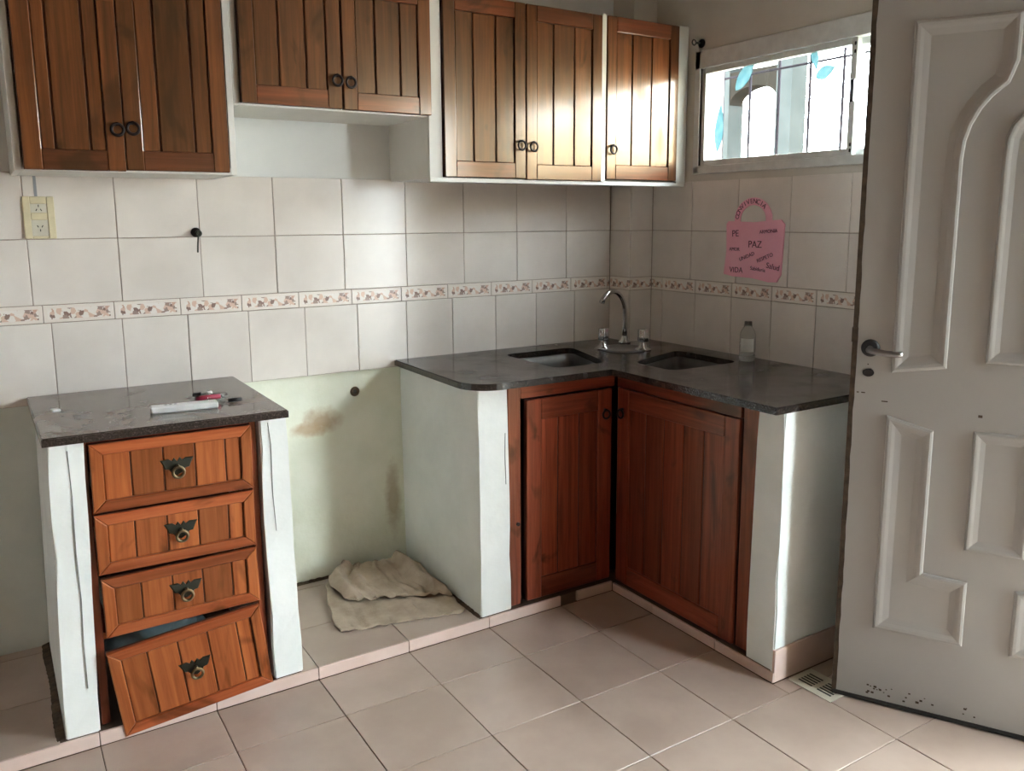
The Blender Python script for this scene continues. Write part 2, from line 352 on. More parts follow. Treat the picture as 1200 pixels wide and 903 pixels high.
for z0, z1 in ((ZR, ZT), (ZB1, ZR)):
    run(wall_back, 'A', -2.80, -CX, AX0, 0.25, z0, z1)
    run(wall_right, 'B', -1.372, -CY, BY0, 0.25, z0, z1)
    tile(wall_column, 'CB', -CY, 0, z0, z1); tile(wall_column, 'CA', -CX+0.007, 0, z0, z1)
run(wall_back, 'A', -2.80, -CX, LX0-0.02, 0.2001, ZB0, ZB1, 'listel'); run(wall_back, 'A', -2.80, -CX, LX0, 0.2001, ZL, ZB0)
run(wall_right, 'B', -1.372, -CY, LB0, 0.2001, ZB0, ZB1, 'listel'); run(wall_right, 'B', -1.372, -CY, LB0, 0.2001, ZL, ZB0)
tile(wall_column, 'CB', -CY, 0, ZB0, ZB1, 'listel'); tile(wall_column, 'CA', -CX+0.007, 0, ZB0, ZB1, 'listel')
tile(wall_column, 'CB', -CY, 0, ZL, ZB0); tile(wall_column, 'CA', -CX+0.007, 0, ZL, ZB0)
# open pipe stub hole in the plaster of the cooker bay
bm = bmesh.new(); torus(bm, (-1.335, 0.020, 0.752), 0.013, 0.006, 'y', 14, 6); from_bm('hole_rim', bm, 'dirt', wall_back, smooth=True)
bm = bmesh.new(); tube(bm, [(-1.335, 0.0185, 0.752), (-1.335, 0.024, 0.752)], 0.013, 14); from_bm('pipe_hole', bm, 'black', wall_back)

# ------------------------------------------------------------------ setting: floor
floor = boxes('floor', [(-4.0, 0.16, -4.4, 0.10, -0.06, -0.003)], 'fgrout'); struct(floor)
FX0, FY0 = -2.3332, -0.8218
nx0, nx1 = -5, 8
for i in range(nx0, nx1):
    for j in range(-3, 12):
        x0, x1 = FX0+i*S, FX0+(i+1)*S; y1, y0 = FY0-j*S+0.0, FY0-(j+1)*S
        x0c, x1c = max(x0, -3.99), min(x1, 0.0)
        y1c = y1
        if j == -1: y1c = min(y1, PLY)
        if j < -1:
            continue
        if x1c-x0c < 0.02 or y1c-y0 < 0.02 or y0 < -4.35: continue
        segs = [(x0c, x1c, y0, y1c)]
        # the sink plinth stands on the floor in the corner
        out = []
        for (a, b_, c, d) in segs:
            if b_ > PLX and d > ENDY:
                if a < PLX: out.append((a, PLX, c, d))
                if c < ENDY: out.append((max(a, PLX), b_, c, ENDY))
            else: out.append((a, b_, c, d))
        for (a, b_, c, d) in out:
            if b_-a > 0.012 and d-c > 0.012:
                box('floor_tile', a+J, b_-J, c+J, d-J, -0.008, random.uniform(-0.0004, 0.0004), 'floor', floor, 0.0012)
# raised plinth: L-shaped slab under the fitted units
bm = bmesh.new()
prism(bm, [(-4.0, 0.02), (-4.0, PLY+0.008), (PLX+0.008, PLY+0.008), (PLX+0.008, ENDY+0.008), (0.0, ENDY+0.008), (0.0, 0.02)], -0.01, PH-0.005)
plinth = from_bm('floor_plinth', bm, 'fgrout'); struct(plinth, 'low tiled plinth carrying the kitchen units')
for i in range(-5, 6):
    x0, x1 = FX0+i*S, min(FX0+(i+1)*S, PLX)
    if x1-x0 < 0.02: continue
    if abs(x0+0.813) < 0.02: x0 = -0.742      # a piece has broken off here
    if FX0+i*S < PLX: box('skirting_tile', x0+J, x1-J, PLY, PLY+0.009, 0.001, PH-0.002, 'plinth', plinth, 0.0012)
for j in range(-1, 3):
    y1, y0 = min(FY0-j*S, PLY), max(FY0-(j+1)*S, ENDY)
    if y1-y0 > 0.02: box('skirting_tile', PLX, PLX+0.009, y0+J, y1-J, 0.001, PH-0.008, 'plinth', plinth, 0.0012)
for a, b_ in ((PLX+0.004, PLX+0.304), (PLX+0.304, 0.0)):
    box('skirting_tile', a+J, b_-J, ENDY, ENDY+0.010, 0.001, 0.105, 'plinth', plinth, 0.0012)
# tiles on top of the plinth in the open bays
for (bx0, bx1) in ((-4.0, -2.425), (-1.775, -1.150)):
    for i in range(-6, 6):
        x0, x1 = max(FX0+i*S, bx0), min(FX0+(i+1)*S, bx1)
        for (y0, y1) in ((PLY+0.002, -0.335), (-0.335, -0.031), (-0.031, 0.02)):
            if x1-x0 > 0.015: box('floor_tile', x0+J, x1-J, y0+J, y1-J, PH-0.008, PH+random.uniform(-0.0004, 0.0004), 'floor', plinth, 0.0012)

# ------------------------------------------------------------------ setting: brick side walls of the fitted units
def slab(name, quad_top, quad_bot, z0, z1, mat, label):
    """slightly leaning plastered wall; quads are (x0,x1,y0,y1)"""
    bm = bmesh.new(); n = 8; prev = None
    for k in range(n+1):
        t = k/n; q = [a*(1-t)+c*t for a, c in zip(quad_bot, quad_top)]; z = z0+(z1-z0)*t
        jit = lambda: random.uniform(-0.0022, 0.0022)
        ring = [bm.verts.new(p) for p in ((q[0]+jit(), q[2]+jit(), z), (q[1]+jit(), q[2]+jit(), z), (q[1], q[3], z), (q[0], q[3], z))]
        if prev:
            for i in range(4): bm.faces.new((prev[i], prev[(i+1) % 4], ring[(i+1) % 4], ring[i]))
        else: bm.faces.new(ring[::-1])
        prev = ring
    bm.faces.new(prev)
    es = [e for e in bm.edges if abs(e.verts[0].co.z-e.verts[1].co.z) > 0.02]
    bmesh.ops.bevel(bm, geom=es, offset=0.004, segments=2, affect='EDGES')
    return struct(from_bm(name, bm, mat), label)
ZU = ZC-0.022
slab('wall_drawers_left', (-2.389, -2.308, -0.588, 0.02), (-2.412, -2.330, -0.588, 0.02), PH, ZU, 'white', 'white plastered side wall left of the drawers')
slab('wall_drawers_right', (-1.862, -1.786, -0.588, 0.02), (-1.858, -1.770, -0.588, 0.02), PH, ZU, 'white', 'white plastered side wall right of the drawers')
slab('wall_sink_left', (-1.147, -1.030, -0.588, 0.02), (-1.141, -1.020, -0.588, 0.02), PH, ZU, 'white', 'plastered side wall between cooker bay and sink cabinet')
slab('wall_sink_end', (-0.566, 0.0, -1.360, -1.262), (-0.566, 0.0, -1.360, -1.250), PH-0.02, ZU, 'endwhite', 'white plastered end wall of the sink cabinet')
# hairline cracks and trowel seams on the painted fronts
def crack(wall, pts, w_=0.0016):
    bm = bmesh.new(); prev = None
    for x, y, z in pts:
        cur = [bm.verts.new((x-w_/2, y, z)), bm.verts.new((x+w_/2, y, z)), bm.verts.new((x+w_/2, y+0.006, z)), bm.verts.new((x-w_/2, y+0.006, z))]
        if prev:
            for i in range(4): bm.faces.new((prev[i], prev[(i+1) % 4], cur[(i+1) % 4], cur[i]))
        else: bm.faces.new(cur)
        prev = cur
    bm.faces.new(prev[::-1]); from_bm('crack', bm, 'crackgrey', wall)
WD = {o.name: o for o in COL.objects}
crack(WD['wall_drawers_left'], [(-2.347, -0.5902, 0.82), (-2.345, -0.5902, 0.70), (-2.348, -0.5902, 0.55), (-2.346, -0.5902, 0.42), (-2.350, -0.5902, 0.30), (-2.350, -0.5902, 0.17)], 0.0022)
crack(WD['wall_drawers_right'], [(-1.838, -0.5902, 0.825), (-1.832, -0.5902, 0.76), (-1.834, -0.5902, 0.62), (-1.829, -0.5902, 0.50)])
crack(WD['wall_sink_left'], [(-1.042, -0.5902, 0.68), (-1.043, -0.5902, 0.60), (-1.040, -0.5902, 0.50)])

# ------------------------------------------------------------------ doors of the cabinets
def ring_pull(parent, loc, R=0.0155):
    bm = bmesh.new(); torus(bm, (0, -0.012, -0.004), R, 0.0042, 'y', 18, 6)
    tube(bm, [(0, 0, R-0.004), (0, -0.014, R-0.004)], 0.005, 8)
    return from_bm('ring_pull', bm, 'iron', parent, loc, smooth=True)
def panel_door(parent, W, H, planks, wz, wx, loc, rotz=0, stile=0.045, rail=0.055, pull=None, name='door', th=0.020, pane=None):
    """framed plank door. local x to the right, z up, front faces -y, origin bottom-left-back"""
    me_par = box(name, 0, W, -0.008, 0, 0, H, 'darkwood', parent)
    me_par.data = me_par.data.copy(); me_par.data.transform(Matrix.Translation((W/2, -0.004, H/2)))
    me_par.location = loc; me_par.rotation_euler = (0, 0, rotz)
    d = me_par; b = 0.0022
    box('stile', 0, stile, -th, -0.008, 0, H, wz, d, b); box('stile', W-stile, W, -th, -0.008, 0, H, wz, d, b)
    box('rail', stile, W-stile, -th, -0.008, 0, rail, wx, d, b); box('rail', stile, W-stile, -th, -0.008, H-rail, H, wx, d, b)
    tot = sum(planks); x = stile
    for p in planks:
        w_ = (W-2*stile)*p/tot
        box('plank', x+0.0021, x+w_-0.0021, -th+0.006, -0.008, rail-0.001, H-rail+0.001, wz, d, 0.0025); x += w_
    if pull: ring_pull(d, (pull[0], -th, pull[1]))
    return d

YF = -0.335     # front of upper doors
ZUB, ZUM, ZUT = 1.533, 1.740, 2.150
def wall_cabinet(x0, x1, zb, zt, label, doors, extra=()):
    c = empty('wall_cabinet', ((x0+x1)/2, 0.0, zb)); tag(c, label, 'cabinet', 'wooden wall cabinets')
    ox, oz = c.location.x, c.location.z
    yb = 0.006
    lst = [(x0, x0+0.018, YF+0.022, yb, zb, zt), (x1-0.018, x1, YF+0.022, yb, zb, zt), (x0+0.018, x1-0.018, YF+0.022, yb, zb, zb+0.02),
           (x0+0.018, x1-0.018, YF+0.022, yb, zt-0.018, zt), (x0+0.018, x1-0.018, -0.004, yb, zb+0.02, zt-0.018)]+list(extra)
    boxes('carcass', [(a-ox, b_-ox, e, f, g-oz, h-oz) for a, b_, e, f, g, h in lst], 'carcass', c, 0.001)
    for (dx0, dx1, planks, px, pz, zb_, zt_) in doors:
        panel_door(c, dx1-dx0-0.003, zt_-zb_, planks, 'upwood_z', 'upwood_x', (dx0+0.0015-ox, YF+0.020, zb_-oz), pull=(px, pz))
    return c
ZD = ZUB+0.006
wall_cabinet(-2.392, -1.812, ZUB-0.004, 2.16, 'tall brown plank wall cabinet above the electric socket, leftmost in the row',
    [(-2.371, -2.119, [.035, .088, .04], 0.232, 0.115, ZUB-0.001, 2.14), (-2.119, -1.836, [.04, .08, .04], 0.020, 0.117, ZUB+0.002, 2.14)])
wall_cabinet(-1.812, -1.153, ZUM-0.006, 2.16, 'short brown plank wall cabinet raised over the cooker gap, between two taller ones',
    [(-1.793, -1.477, [.07, .08, .062], 0.295, 0.088, ZUM, 2.14), (-1.474, -1.163, [.065, .085, .062], 0.020, 0.086, ZUM-0.001, 2.14)])
wall_cabinet(-1.171, -0.001, ZUB-0.001, 2.150, 'brown plank wall cabinet with three doors above the sink, catching window light',
    [(-1.119, -0.787, [.07, .088, .075], 0.305, 0.120, ZUB+0.005, 2.142), (-0.786, -0.442, [.07, .088, .075], 0.024, 0.120, ZUB+0.002, 2.142), (-0.420, -0.054, [.07, .085, .08], 0.026, 0.116, ZUB+0.010, 2.146)],
    extra=[(-1.171, -1.122, YF+0.012, YF+0.022, ZUB, 2.15), (-0.442, -0.421, YF+0.004, YF+0.022, ZUB, 2.15), (-0.053, -0.001, YF+0.006, YF+0.022, ZUB, 2.15),
           (-1.171, -0.001, YF+0.010, YF+0.022, ZUB-0.012, ZUB+0.003)])

# ------------------------------------------------------------------ worktops
def poly_slab(name, outer, holes, z0, z1, mat, bev=0.003):
    bm = bmesh.new(); edges = []
    for loop in [outer]+holes:
        vs = [bm.verts.new((x, y, z1)) for x, y in loop]
        edges += [bm.edges.new((vs[i], vs[(i+1) % len(vs)])) for i in range(len(vs))]
    bmesh.ops.triangle_fill(bm, use_beauty=True, use_dissolve=False, edges=edges)
    ret = bmesh.ops.extrude_face_region(bm, geom=list(bm.faces))
    bmesh.ops.translate(bm, verts=[v for v in ret['geom'] if isinstance(v, bmesh.types.BMVert)], vec=(0, 0, z0-z1))
    bmesh.ops.recalc_face_normals(bm, faces=bm.faces)
    es = [e for e in bm.edges if len(e.link_faces) == 2 and abs(e.verts[0].co.z-z1) < 1e-6 and abs(e.verts[1].co.z-z1) < 1e-6 and e.calc_face_angle(0) > 0.5]
    if bev: bmesh.ops.bevel(bm, geom=es, offset=bev, segments=2, affect='EDGES')
    return from_bm(name, bm, mat)
def arc(cx, cy, r, a0, a1, n=8):
    return [(cx+r*math.cos(math.radians(a0+(a1-a0)*k/n)), cy+r*math.sin(math.radians(a0+(a1-a0)*k/n))) for k in range(n+1)]
def rounded(poly, r, n=5):
    out = []; m_ = len(poly)
    for i, p in enumerate(poly):
        p = Vector(p); a = Vector(poly[i-1]); c = Vector(poly[(i+1) % m_])
        u = (a-p).normalized(); v_ = (c-p).normalized(); A = p+u*r; B = p+v_*r
        for k in range(n+1):
            t = k/n; out.append(tuple((A*(1-t)**2+p*2*t*(1-t)+B*t*t)))
    return out
ct = poly_slab('countertop', [(-2.408, -0.001), (-1.784, -0.001), (-1.786, -0.622), (-2.402, -0.604)], [], ZC-0.022, ZC, 'dustsheengranite')
tag(ct, 'small dark granite worktop lying over the drawers, stained and dusty, sheen painted on top', 'countertop')
CF = -0.632; CFX = -0.618
outer = [(-1.178, -0.001), (-1.186, -0.46)]+arc(-1.076, CF+0.11, 0.11, 180, 270, 8)+[(CFX, CF), (CFX, -1.371), (-0.001, -1.371), (-0.001, -CY-0.001), (-CX-0.001, -CY-0.001), (-CX-0.001, -0.001)]
sinkA = [(-0.765, -0.135), (-0.435, -0.135), (-0.540, -0.500), (-0.765, -0.500)]
sinkB = [(-0.125, -0.440), (-0.125, -0.770), (-0.455, -0.770), (-0.455, -0.560)]
holeA = rounded(sinkA, 0.05); holeB = rounded(sinkB, 0.05)
ctr = poly_slab('countertop', outer, [holeA, holeB], ZC-0.022, ZC, 'granite')
tag(ctr, 'large L-shaped dark granite worktop with two sink cut-outs under the tap', 'countertop')
def bowl(poly, label):
    c = empty('sink_bowl', (sum(p[0] for p in poly)/len(poly), sum(p[1] for p in poly)/len(poly), ZC-0.19)); tag(c, label, 'sink', 'stainless sink bowls')
    cc = Vector(c.location[:2]); bm = bmesh.new(); rings = []
    for (sc_, z) in ((1.10, ZC-0.024), (0.97, ZC-0.024), (0.95, ZC-0.06), (0.88, ZC-0.15), (0.78, ZC-0.175), (0.15, ZC-0.18)):
        rings.append([bm.verts.new(((p[0]-cc.x)*sc_, (p[1]-cc.y)*sc_, z-c.location.z)) for p in poly])
    n = len(poly)
    for r0, r1 in zip(rings, rings[1:]):
        for k in range(n): bm.faces.new((r0[k], r0[(k+1) % n], r1[(k+1) % n], r1[k]))
    bm.faces.new(rings[-1])
    from_bm('bowl', bm, 'dullsteel', c, smooth=True)
    bm = bmesh.new(); lathe(bm, [(0.035, 0.0), (0.035, 0.004), (0.028, 0.006), (0.0, 0.003)], 18, (0, 0, 0.011)); from_bm('drain', bm, 'chrome', c, smooth=True)
bowl(holeA, 'stainless sink bowl set in the worktop left of the tap'); bowl(holeB, 'stainless sink bowl set in the worktop right of the tap')

# tap with two handles
fc = empty('faucet', (-0.20, -0.20, ZC)); tag(fc, 'chrome swan-neck tap with two separate fluted handles in the corner', 'faucet')
sp = Vector((-0.165, -0.155, 0)) - Vector((-0.20, -0.20, 0))
dirv = Vector((-1.0, -0.12, 0)).normalized()
pts = [(sp.x, sp.y, 0.0), (sp.x, sp.y, 0.07)]
Rr = 0.078
for k in range(13):
    a = math.radians(180-k*145/12); pts.append(tuple(sp+dirv*(Rr+Rr*math.cos(a))+Vector((0, 0, 0.125+Rr*1.3*math.sin(a)))))
bm = bmesh.new(); tube(bm, pts, [0.011]*2+[0.0105]*12+[0.0125], 12); from_bm('spout', bm, 'chrome', fc, smooth=True)
bm = bmesh.new(); lathe(bm, [(0.026, 0), (0.026, 0.006), (0.016, 0.014), (0.014, 0.03), (0.0, 0.03)], 18, (sp.x, sp.y, 0)); from_bm('spout_base', bm, 'chrome', fc, smooth=True)
for (hx, hy) in ((-0.345, -0.235), (-0.235, -0.355)):
    lx, ly = hx+0.20, hy+0.20
    bm = bmesh.new(); lathe(bm, [(0.034, 0), (0.034, 0.005), (0.018, 0.012), (0.012, 0.03), (0.012, 0.04), (0.0, 0.04)], 18, (lx, ly, 0)); h = from_bm('tap_base', bm, 'chrome', fc, smooth=True)
    bm = bmesh.new(); lobes = []
    prof = [(0.020, 0.036), (0.022, 0.042), (0.021, 0.082), (0.015, 0.086)]; seg = 24; rings = []
    for r, z in prof: rings.append([bm.verts.new((lx+r*(1+0.10*math.cos(6*2*math.pi*k/seg))*math.cos(2*math.pi*k/seg), ly+r*(1+0.10*math.cos(6*2*math.pi*k/seg))*math.sin(2*math.pi*k/seg), z)) for k in range(seg)])
    for r0, r1 in zip(rings, rings[1:]):
        for k in range(seg): bm.faces.new((r0[k], r0[(k+1) % seg], r1[(k+1) % seg], r1[k]))
    bm.faces.new(rings[0][::-1]); bm.faces.new(rings[-1])
    from_bm('tap_handle', bm, 'chrome', fc, smooth=True)
bm = bmesh.new(); lathe(bm, [(0.098, 0.0), (0.098, 0.005), (0.088, 0.006), (0.080, 0.001), (0.0, 0.001)], 32); from_bm('soap_tray', bm, 'steel', fc, (-0.085, -0.095, 0.0005), smooth=True)  # separate soap tray, only parented to the faucet

# ------------------------------------------------------------------ sink cabinet (L-shaped)
sk = empty('sink_cabinet', (-0.57, -0.60, PH)); tag(sk, 'red-brown plank corner cabinet with two ring-pull doors under the sinks', 'cabinet')
OX, OY, OZ = -0.57, -0.60, PH
YA = -0.572; XB = -0.552
def rel(lst): return [(a-OX, b_-OX, c-OY, d-OY, e-OZ, f-OZ) for a, b_, c, d, e, f in lst]
boxes('carcass', rel([(-1.018, -0.02, -0.06, -0.04, PH, 0.80), (-0.04, -0.02, -1.24, -0.06, PH, 0.80), (-1.018, -0.02, YA+0.03, -0.04, PH, PH+0.012), (XB+0.03, -0.02, -1.24, YA+0.03, PH, PH+0.012)]), 'darkwood', sk)
def fr(name, lst, mat): return boxes(name, rel(lst), mat, sk, 0.002)
fr('frame_stile', [(-1.020, -0.968, YA, YA+0.024, PH, ZU-0.002)], 'sinkwood_z')
fr('frame_rail', [(-0.968, XB-0.004, YA, YA+0.024, 0.785, ZU-0.002)], 'sinkwood_x')
fr('frame_stile', [(XB, XB+0.024, -1.256, -1.192, PH, ZU-0.002)], 'sinkwood_z')
o = box('frame_rail', -0.30, 0.30, -0.012, 0.012, -0.0275, 0.0275, 'sinkwood_x', sk, 0.002, (0, 0, -math.pi/2)); o.location = (XB+0.012-OX, (-1.192+YA)/2-OY, 0.8115-OZ)
panel_door(sk, 0.374, 0.732, [.07, .085, .075], 'sinkwood_z', 'sinkwood_x', (-0.950-OX, YA+0.010-OY, 0.048-OZ), 0, 0.062, 0.075, pull=(0.340, 0.645))
panel_door(sk, 0.588, 0.742, [.08, .085, .09, .085, .085], 'sinkwood_z', 'sinkwood_x', (XB+0.010-OX, -0.598-OY, 0.042-OZ), -math.pi/2, 0.062, 0.070, pull=(0.030, 0.655))
boxes('filler_strip', rel([(XB-0.002, XB+0.01, -1.2625, -1.2575, 0.20, 0.78)]), 'white', sk)
# old hinge screw on the stile
bm = bmesh.new(); tube(bm, [(0, 0, 0), (0, -0.006, 0)], 0.007, 10); from_bm('latch_screw', bm, 'iron', sk, (-0.982-OX, YA-OY, 0.34-OZ))

# ------------------------------------------------------------------ drawer unit
du = empty('drawer_unit', (-2.09, -0.40, PH)); tag(du, 'orange pine drawer unit with four drawers, the bottom one fallen askew', 'drawers')
DX, DYY, DZ_ = -2.09, -0.40, PH
for (a, b_) in ((-2.322, -2.300), (-1.886, -1.866)):
    boxes('frame_stile', [(a-DX, b_-DX, -0.565-DYY, -0.53-DYY, 0, ZU-0.004-PH)], 'sinkwood_z', du, 0.002)
boxes('frame_rail', [(-2.30-DX, -1.886-DX, -0.553-DYY, -0.535-DYY, 0.80-PH, ZU-0.004-PH)], 'sinkwood_x', du, 0.002)
for z in (0.636, 0.466, 0.285):
    for (a, b_) in ((-2.300, -2.280), (-1.906, -1.886)):
        boxes('drawer_runner', [(a-DX, b_-DX, -0.54-DYY, -0.06-DYY, z-PH-0.012, z-PH+0.006)], 'drawerwood_x', du)
def bat_plate(bm, th=0.003):
    half = [(0, .010), (.006, .019), (.011, .012), (.018, .017), (.036, .016), (.030, .004), (.026, -.006), (.018, -.007), (.012, -.016), (0, -.022)]
    poly = half+[(-x, z) for x, z in half[1:-1]][::-1]
    poly = [(x*1.22, z*1.22) for x, z in poly]; a = [bm.verts.new((x, 0, z)) for x, z in poly]; c = [bm.verts.new((x*.9, -th, z*.9)) for x, z in poly]
    bm.faces.new(c[::-1]); n = len(poly)
    for i in range(n): bm.faces.new((a[i], a[(i+1) % n], c[(i+1) % n], c[i]))
def drawer(x, y, z, W, H, roll, tilt, yaw, planks, deep=True):
    d = box('drawer', 0, W, -0.008, 0, 0, H, 'darkwood', du); d.data = d.data.copy()
    # centred origin on the front board; +y into the unit; open box behind the front
    bm = bmesh.new(); add_box(bm, -W/2, W/2, 0.012, 0.020, -H/2, H/2)
    D = 0.42; w2 = W/2-0.028
    for bx in ((-w2, -w2+0.01, 0.02, D, -H/2+0.02, H/2-0.05), (w2-0.01, w2, 0.02, D, -H/2+0.02, H/2-0.05), (-w2, w2, D-0.01, D, -H/2+0.02, H/2-0.05), (-w2, w2, 0.02, D, -H/2+0.016, -H/2+0.022)):
        if deep: add_box(bm, *bx)
    me = bpy.data.meshes.new('drawer'); bmesh.ops.recalc_face_normals(bm, faces=bm.faces); bm.to_mesh(me); bm.free(); me.materials.append(M['darkwood']); d.data = me
    d.location = (x-DX, y-DYY, z-DZ_); d.rotation_euler = (tilt, -roll, yaw)
    st = 0.030; wz, wx = 'drawerwood_z', 'drawerwood_x'
    # mitred frame: four pieces
    def miter(name, poly, mat):
        bm = bmesh.new(); a = [bm.verts.new((px, 0.012, pz)) for px, pz in poly]; c = [bm.verts.new((px, 0.0, pz)) for px, pz in poly]
        bm.faces.new(a); bm.faces.new(c[::-1])
        for i in range(4): bm.faces.new((a[i], a[(i+1) % 4], c[(i+1) % 4], c[i]))
        bmesh.ops.bevel(bm, geom=[e for e in bm.edges if abs(e.verts[0].co.y) < 1e-6 and abs(e.verts[1].co.y) < 1e-6], offset=0.0025, segments=1, affect='EDGES')
        from_bm(name, bm, mat, d)
    X, Z = W/2, H/2
    miter('rail', [(-X, Z), (X, Z), (X-st, Z-st), (-X+st, Z-st)], wx); miter('rail', [(-X, -Z), (X, -Z), (X-st, -Z+st), (-X+st, -Z+st)], wx)
    miter('stile', [(-X, -Z), (-X, Z), (-X+st, Z-st), (-X+st, -Z+st)], wz); miter('stile', [(X, -Z), (X, Z), (X-st, Z-st), (X-st, -Z+st)], wz)
    tot = sum(planks); px = -X+st
    for p in planks:
        w_ = (W-2*st)*p/tot
        box('plank', px+0.0014, px+w_-0.0014, 0.0085, 0.0135, -Z+st-0.002, Z-st+0.002, wz, d, 0.002); px += w_
    bm = bmesh.new(); bat_plate(bm); from_bm('handle_plate', bm, 'bronze', d, (0.006, 0.0085, 0.004))
    bm = bmesh.new(); torus(bm, (0.006, -0.006, -0.012), 0.0145, 0.0042, 'y', 18, 6); tube(bm, [(0.006, 0.004, 0.004), (0.006, -0.008, 0.004)], 0.005, 8); from_bm('ring_pull', bm, 'brass', d, smooth=True)
    return d
pk = [.072, .088, .088, .088, .045]
drawer(-2.092, -0.590, 0.734, 0.412, 0.183, -0.008, -0.02, 0, pk)
drawer(-2.094, -0.590, 0.553, 0.412, 0.163, -0.006, -0.01, 0, pk)
drawer(-2.092, -0.592, 0.380, 0.407, 0.163, 0.010, -0.03, 0, pk)
drawer(-2.087, -0.622, 0.158, 0.402, 0.258, 0.119, 0.06, -0.061, pk, deep=False)
# crumpled bag inside the gap above the fallen drawer
bm = bmesh.new(); bmesh.ops.create_icosphere(bm, subdivisions=4, radius=1.0)
for v_ in bm.verts:
    p = v_.co.copy(); k = 1+0.10*math.sin(9*p.x+4*p.z)+0.22*mnoise.noise(p*5.0)+0.14*abs(mnoise.noise(p*9.0))
    v_.co = Vector((p.x*0.13*k, p.y*0.11*k, p.z*0.065*k))
o = from_bm('plastic_bag', bm, 'bag', loc=(-2.175, -0.475, 0.226), rot=(0, -0.20, 0), smooth=True); tag(o, 'crumpled grey-blue plastic bag inside the open bottom drawer', 'bag')

# ------------------------------------------------------------------ small things on the left worktop
st = empty('plastic_strip', (-2.035, -0.46, ZC+0.0005), (0, 0, math.radians(-6))); tag(st, 'white plastic strip with grey print on the small worktop', 'plastic strip')
boxes('body', [(-0.090, 0.090, -0.021, 0.021, 0, 0.019)], 'whiteplastic', st, 0.004)
for k in range(3): boxes('printed_mark', [(-0.052+0.013*k, -0.045+0.013*k, 0.000, 0.012, 0.0188, 0.0193)], 'greymark', st)
pkx = empty('packet', (-1.955, -0.375, ZC)); tag(pkx, 'crumpled clear plastic packet with small black caps behind the white strip', 'packet')
bm = bmesh.new(); bmesh.ops.create_icosphere(bm, subdivisions=3, radius=1.0)
for v_ in bm.verts:
    p = v_.co; k = 1+0.18*math.sin(8*p.x+5*p.y)+0.12*math.sin(15*p.z+9*p.x)
    v_.co = Vector((p.x*0.055*k, p.y*0.03*k, max(0, p.z+0.5)*0.014*k+0.0005))
from_bm('film', bm, 'clear', pkx, smooth=False)
bm = bmesh.new(); tube(bm, [(-0.035, 0.02, 0.018), (-0.012, 0.012, 0.021)], 0.007, 8); from_bm('cap', bm, 'black', pkx)
bm = bmesh.new(); tube(bm, [(0.005, 0.012, 0.02), (0.018, 0.016, 0.022)], 0.007, 8); from_bm('white_cap', bm, 'whiteplastic', pkx)
bm = bmesh.new(); tube(bm, [(-0.034, -0.008, 0.012), (-0.02, -0.010, 0.013), (0.034, -0.016, 0.013)], [0.005, 0.0075, 0.0075], 10)
o = from_bm('lighter', bm, 'redplastic', loc=(-1.955, -0.385, ZC+0.003), smooth=True); tag(o, 'dark red plastic lighter lying on the clear packet', 'lighter')
bm = bmesh.new(); tube(bm, [(-0.02, 0, 0.0065), (0.0, -0.004, 0.0065), (0.018, -0.005, 0.0065)], [0.006, 0.0055, 0.0062], 8)
o = from_bm('cable_end', bm, 'black', loc=(-1.885, -0.425, ZC), smooth=True); tag(o, 'short black cable end right of the clear packet', 'cable')
bm = bmesh.new(); add_box(bm, -0.011, 0.011, -0.012, 0.012, 0, 0.008, 0.002)
o = from_bm('foam_crumb', bm, 'whiteplastic', loc=(-2.347, -0.274, ZC), rot=(0, 0, 0.2)); tag(o, 'tiny white crumb at the left end of the small worktop', 'crumb')

# ------------------------------------------------------------------ bottle
bt = empty('bottle', (-0.075, -0.765, ZC)); tag(bt, 'clear empty plastic bottle with white label standing right of the sink', 'bottle')
bm = bmesh.new(); lathe(bm, [(0.0, 0.002), (0.027, 0.0), (0.030, 0.006), (0.030, 0.022), (0.028, 0.026), (0.030, 0.03), (0.030, 0.095), (0.027, 0.11), (0.016, 0.128), (0.014, 0.132), (0.014, 0.148), (0.0125, 0.148), (0.0125, 0.131)], 20)
from_bm('body', bm, 'clear', bt, smooth=True)
bm = bmesh.new(); seg = 12
a = [[bm.verts.new((0.0305*math.cos(t), 0.0305*math.sin(t), z)) for t in [math.radians(170+k*100/seg) for k in range(seg+1)]] for z in (0.036, 0.086)]
for k in range(seg): bm.faces.new((a[0][k], a[0][k+1], a[1][k+1], a[1][k]))
from_bm('paper_label', bm, 'whiteplastic', bt, smooth=True)
bm = bmesh.new(); torus(bm, (0, 0, 0.134), 0.0145, 0.002, 'z', 18, 6); from_bm('neck_ring', bm, 'clear', bt, smooth=True)

# ------------------------------------------------------------------ socket and hooks
so = empty('power_socket', (-2.327, 0, 1.407)); tag(so, 'cream double power socket on the tiles under the left wall cabinet', 'socket')
boxes('cover_plate', [(-0.042, -0.022, -0.010, 0.0, -0.064, 0.062), (0.022, 0.042, -0.010, 0.0, -0.064, 0.062), (-0.022, 0.022, -0.008, 0.0, 0.040, 0.062), (-0.022, 0.022, -0.008, 0.0, -0.008, 0.014), (-0.022, 0.022, -0.008, 0, -0.064, -0.056)], 'cream', so, 0.002)
for zc, fl in ((0.027, 1), (-0.032, -1)):
    s_ = boxes('socket_insert', [(-0.0215, 0.0215, -0.007, 0.0, zc-(0.0125 if fl > 0 else 0.0235), zc+(0.0125 if fl > 0 else 0.0235))], 'outletface', so)
    for (hx, hz, an) in ((0, 0.007*fl, 0), (-0.006, -0.005*fl, 0.5*fl), (0.006, -0.005*fl, -0.5*fl)):
        bm = bmesh.new(); add_box(bm, -0.0012, 0.0012, -0.0076, -0.006, -0.0035, 0.0035); from_bm('slot', bm, 'black', s_, (hx, 0, zc+hz), (0, an, 0))
